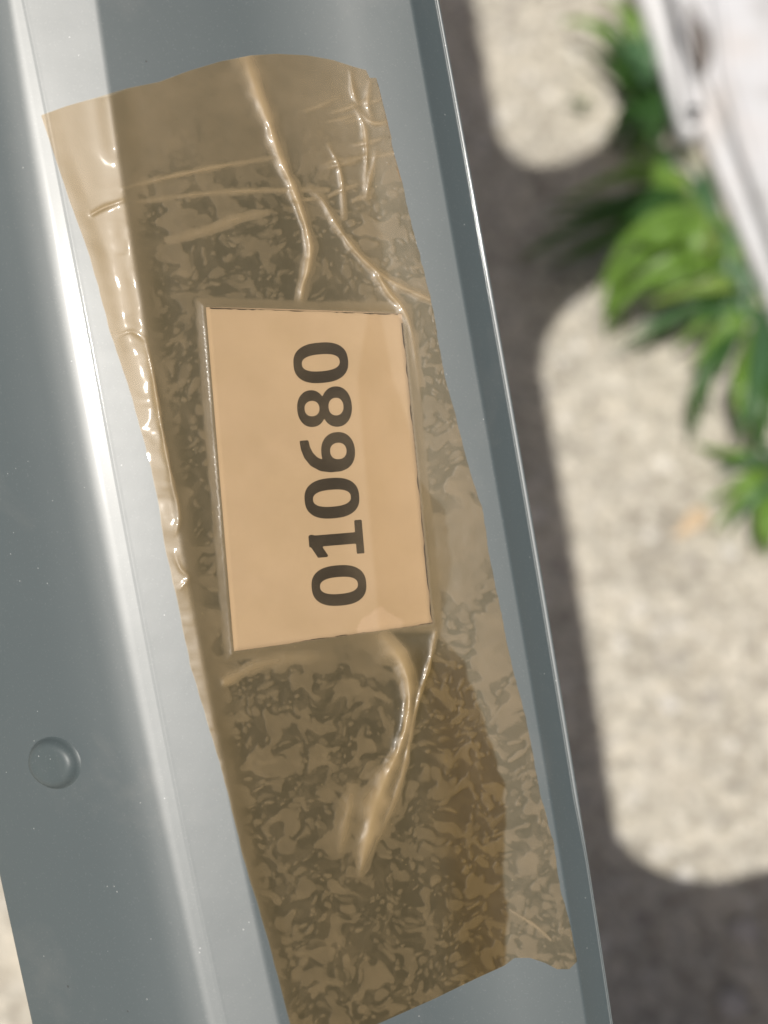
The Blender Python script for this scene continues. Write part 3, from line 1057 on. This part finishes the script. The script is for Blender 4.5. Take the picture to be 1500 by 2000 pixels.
prism('bare_wood_patch', [pz(x, y, ZB + 0.0015) for x, y in patch], ZB - 0.001, ZB + 0.0015, BARE, panel)

# ------------------------------------------------------------------ weeds


def leaf_mesh(pts, width, fold=0.25, n=9, twist=0.0):
    """a blade along a 3-D curve: pointed, folded at the midrib, a little wavy"""
    c = spline(pts, n)
    vs = []
    for i, p in enumerate(c):
        t = i / (n - 1)
        d = c[min(i + 1, n - 1)] - c[max(i - 1, 0)]
        d /= np.linalg.norm(d)
        side = np.cross(d, [0, 0, 1.0])
        side /= max(np.linalg.norm(side), 1e-6)
        up = np.cross(side, d)
        a = twist * (t - 0.3)
        side, up = side * math.cos(a) + up * math.sin(a), up * math.cos(a) - side * math.sin(a)
        w = width * 0.5 * (math.sin(math.pi * min(1, 0.06 + 0.94 * t) ** 0.75) ** 0.8 + 0.03) * (1 - 0.1 * math.cos(9 * t))
        for s in (-1, -0.55, 0, 0.55, 1):
            vs.append(p + side * w * s + up * (fold * w * abs(s) + 0.06 * w * math.sin(7 * t + 2 * s)))
    return mesh('leaf', vs, grid_faces(n, 5))


def stalk_mesh(name, pts, r0, r1, n=10):
    c = spline(pts, n)
    vs = []
    for i, p in enumerate(c):
        d = c[min(i + 1, n - 1)] - c[max(i - 1, 0)]
        d /= np.linalg.norm(d)
        a = np.cross(d, [0.3, 0.1, 1.0]); a /= np.linalg.norm(a); b = np.cross(d, a)
        r = r0 + (r1 - r0) * i / (n - 1)
        for k in range(6):
            q = 2 * math.pi * k / 6
            vs.append(p + (a * math.cos(q) + b * math.sin(q)) * r)
    return mesh(name, vs, [tuple(f) for f in grid_faces(n, 6, wrap=True)] + [tuple(range(6)), tuple(range((n - 1) * 6, n * 6))])


def weed(name, label, root, stems, leaves):
    g = pix_z(root[0], root[1], 0.0)
    e = empty(name, (g[0], g[1], 0.0), category='weed', label=label)
    for st in stems:
        pts = [pix_z(x, y, z) for x, y, z in st]
        link('stem', stalk_mesh('stem', pts, 0.0018, 0.0009), STEM, e)
    for k, (pts, w, mi) in enumerate(leaves):
        for q in range(3 if w >= 15 else 1):          # broad leaves are pairs of narrow blades
            dx = (q - 1) * 30 if w >= 15 else 0
            rr = np.random.RandomState(k * 7 + q)
            p3 = []
            for i, (x, y, z) in enumerate(pts):
                a = i / 3.0
                p3.append(pix_z(x + dx * a * rr.uniform(0.3, 1.0), y - dx * a * rr.uniform(0.3, 1.0), z * (1 - 0.12 * q * a)))
            link('leaf', leaf_mesh(p3, w * ((0.46e-3, 0.40e-3, 0.34e-3)[q] if w >= 15 else 0.75e-3), 0.15 + 0.25 * ((k * 37) % 10) / 10, 10, ((k * 53 + q * 31) % 10 - 5) * 0.12),
                 LEAF[mi if q == 0 or mi else (0, 0, 3)[k % 3]], e)
    return e


weed('leafy_weed', 'large bright green weed arching out from under the white panel', (1475, 600),
     [[(1475, 600, -0.002), (1470, 580, 0.02), (1440, 520, 0.05), (1400, 450, 0.07), (1350, 380, 0.075)],
      [(1475, 600, -0.002), (1480, 620, 0.02), (1490, 660, 0.03)],
      [(1475, 600, -0.002), (1462, 560, 0.015), (1400, 400, 0.025), (1330, 270, 0.02)]],
     [([(1400, 440, .075), (1310, 420, .085), (1230, 470, .07), (1180, 560, .035)], 24, 0),
      ([(1390, 450, .072), (1300, 470, .08), (1220, 540, .055), (1205, 650, .02)], 22, 0),
      ([(1420, 490, .066), (1340, 500, .075), (1270, 530, .065), (1205, 600, .045)], 23, 0),
      ([(1430, 500, .062), (1370, 520, .07), (1310, 545, .065), (1245, 540, .055)], 18, 0),
      ([(1465, 570, .045), (1420, 530, .06), (1370, 510, .06), (1300, 500, .05)], 20, 0),
      ([(1350, 380, .076), (1360, 430, .088), (1370, 480, .085), (1380, 540, .07)], 22, 0),
      ([(1370, 400, .076), (1330, 440, .09), (1290, 460, .09), (1240, 440, .08)], 22, 0),
      ([(1475, 575, .05), (1430, 600, .05), (1330, 610, .04), (1210, 675, .015)], 15, 2),
      ([(1475, 580, .045), (1400, 590, .05), (1320, 625, .04), (1230, 690, .01)], 11, 1),
      ([(1480, 585, .05), (1420, 605, .05), (1380, 625, .045), (1315, 680, .03)], 11, 0),
      ([(1480, 600, .045), (1440, 640, .05), (1420, 690, .045), (1390, 740, .035)], 15, 2),
      ([(1440, 660, .05), (1405, 690, .055), (1365, 760, .045), (1362, 850, .015)], 17, 1),
      ([(1485, 610, .04), (1470, 690, .05), (1460, 760, .05), (1470, 850, .03)], 20, 0),
      ([(1490, 600, .045), (1490, 700, .06), (1480, 770, .06), (1460, 830, .045)], 20, 2),
      ([(1500, 620, .04), (1510, 720, .06), (1500, 800, .06), (1490, 880, .04)], 18, 1),
      ([(1330, 370, .074), (1260, 340, .08), (1190, 350, .07), (1110, 385, .045)], 20, 0),
      ([(1340, 380, .074), (1260, 380, .075), (1180, 400, .06), (1060, 400, .03)], 20, 1),
      ([(1340, 390, .07), (1240, 410, .07), (1150, 440, .05), (1015, 500, .02)], 25, 1),
      ([(1360, 400, .07), (1270, 430, .065), (1180, 470, .045), (1080, 515, .02)], 22, 1),
      ([(1340, 375, .065), (1295, 345, .07), (1260, 318, .065), (1225, 290, .05)], 22, 0),
      ([(1345, 380, .065), (1310, 350, .07), (1280, 335, .065), (1230, 325, .05)], 20, 3),
      ([(1390, 440, .05), (1370, 390, .055), (1345, 350, .05), (1310, 320, .04)], 16, 2),
      ([(1385, 430, .06), (1410, 465, .065), (1430, 520, .06), (1455, 600, .045)], 24, 2),
      ([(1400, 430, .05), (1385, 400, .05), (1370, 370, .04), (1350, 340, .03)], 20, 2),
      ([(1450, 560, .05), (1430, 500, .06), (1400, 450, .06), (1340, 400, .06)], 20, 0),
      ([(1440, 530, .05), (1400, 480, .07), (1350, 450, .08), (1280, 430, .075)], 20, 3),
      ([(1455, 565, .05), (1420, 550, .065), (1360, 560, .06), (1280, 580, .045)], 16, 3),
      ([(1460, 590, .05), (1430, 640, .05), (1400, 660, .045), (1350, 720, .03)], 14, 0),
      ([(1410, 490, .055), (1435, 520, .06), (1460, 570, .055), (1480, 640, .045)], 20, 2),
      ([(1470, 580, .05), (1440, 560, .06), (1400, 570, .06), (1330, 590, .05)], 12, 2)])

weed('dark_fern_weed', 'dark green weed tucked against the white panel edge above the large bright weed', (1262, 190),
     [[(1262, 190, -0.002), (1255, 175, 0.015), (1240, 130, 0.03), (1215, 80, 0.035)]],
     [([(1262, 190, .01), (1235, 150, .03), (1200, 105, .03), (1150, 62, .02)], 17, 1),
      ([(1265, 195, .01), (1250, 120, .04), (1225, 70, .04), (1185, 35, .03)], 16, 2),
      ([(1262, 195, .01), (1235, 215, .025), (1215, 240, .02), (1205, 275, .008)], 20, 1),
      ([(1268, 200, .01), (1255, 235, .03), (1248, 260, .025), (1240, 290, .01)], 19, 1),
      ([(1262, 190, .01), (1230, 175, .022), (1208, 160, .02), (1180, 140, .008)], 14, 1),
      ([(1270, 190, .012), (1268, 130, .03), (1258, 80, .035), (1240, 20, .02)], 16, 2),
      ([(1240, 130, .03), (1190, 70, .035), (1140, 45, .03), (1092, 42, .02)], 12, 0),
      ([(1250, 110, .03), (1230, 40, .04), (1200, 10, .035), (1160, -15, .02)], 14, 0),
      ([(1290, 240, .008), (1268, 225, .02), (1245, 215, .018), (1215, 215, .008)], 18, 1),
      ([(1300, 270, .008), (1280, 262, .02), (1255, 262, .018), (1228, 275, .008)], 18, 1),
      ([(1300, 255, .008), (1288, 215, .02), (1272, 180, .018), (1250, 150, .008)], 18, 1),
      ([(1310, 290, .008), (1290, 300, .02), (1265, 305, .018), (1235, 315, .008)], 18, 1),
      ([(1285, 215, .008), (1262, 180, .02), (1235, 165, .018), (1205, 170, .008)], 18, 1),
      ([(1275, 170, .008), (1255, 130, .02), (1232, 110, .018), (1200, 100, .008)], 18, 1),
      ([(1312, 300, .008), (1300, 330, .02), (1285, 345, .018), (1262, 352, .008)], 18, 2),
      ([(1280, 200, .008), (1270, 240, .02), (1262, 265, .018), (1258, 290, .008)], 18, 1),
      ([(1270, 180, .02), (1262, 150, .035), (1256, 120, .034), (1248, 90, .02)], 13, 2)])

weed('grassy_weed', 'small yellow-green weed at the right edge of the sunlit concrete', (1530, 920),
     [[(1530, 920, -0.002), (1515, 925, 0.015), (1480, 935, 0.02)]],
     [([(1525, 920, .01), (1470, 930, .03), (1420, 960, .02), (1370, 985, .005)], 9, 0),
      ([(1525, 925, .01), (1480, 945, .03), (1430, 990, .02), (1390, 1040, .005)], 8, 0),
      ([(1525, 915, .01), (1470, 895, .03), (1410, 885, .02), (1355, 868, .006)], 10, 0),
      ([(1525, 925, .012), (1500, 970, .03), (1485, 1030, .03), (1478, 1085, .01)], 12, 0),
      ([(1530, 930, .012), (1510, 990, .03), (1502, 1040, .03), (1500, 1095, .01)], 12, 0),
      ([(1530, 925, .012), (1490, 960, .035), (1450, 1000, .03), (1420, 1045, .01)], 7, 2),
      ([(1530, 915, .01), (1490, 900, .03), (1450, 900, .03), (1395, 930, .01)], 9, 2),
      ([(1530, 910, .01), (1500, 880, .03), (1480, 860, .03), (1440, 845, .01)], 10, 2)])

weed('seedling', 'tiny dark sprig alone on the sunlit patch of concrete at the top', (1135, 202),
     [[(1135, 202, -0.002), (1134, 200, 0.006), (1130, 196, 0.012)]],
     [([(1132, 199, .010), (1122, 192, .014), (1114, 192, .012), (1106, 196, .008)], 5, 1),
      ([(1132, 199, .010), (1142, 197, .014), (1150, 202, .012), (1158, 208, .008)], 5, 1),
      ([(1132, 199, .010), (1136, 208, .014), (1140, 214, .012), (1142, 222, .008)], 5, 1)])

g = [pix_z(x, y, z) for x, y, z in ((1385, 1008, .006), (1362, 1012, .009), (1340, 1030, .008), (1315, 1048, .003))]
dl = leaf_mesh(g, 0.010, 0.5, 9, 0.8)
link('dry_leaf', dl, DRY, None, category='leaf', label='small curled tan dead leaf on the sunlit concrete beside the yellow-green weed')

# two pale stone chips in the shade
rng = np.random.RandomState(9)
for k, (x, y, r, lab) in enumerate([(1452, 1818, 6.5, 'pale stone chip on shaded concrete just below the large sunlit patch'),
                                    (1428, 1962, 7.5, 'pale stone chip on shaded concrete in the bottom right corner')]):
    p = pix_z(x, y, 0.0)
    bmx = bmesh.new()
    bmesh.ops.create_icosphere(bmx, subdivisions=2, radius=1.0)
    for vtx in bmx.verts:
        c = vtx.co
        f = 1 + 0.30 * (rng.rand() - 0.5) + 0.15 * math.sin(3 * c.x + k)
        vtx.co = Vector((c.x * f * 1.15, c.y * f * 0.9, c.z * f * 0.55)) * r * 1e-3
    me = bpy.data.meshes.new('stone'); bmx.to_mesh(me); bmx.free()
    me.polygons.foreach_set('use_smooth', [True] * len(me.polygons))
    o = link('stone', me, STONE, None, category='stone', group='stone chips in the shade', label=lab)
    o.location = (p[0], p[1], ground_z(p[0], p[1]) + r * 0.4e-3)
    o.rotation_euler = (0, 0, k * 1.3)
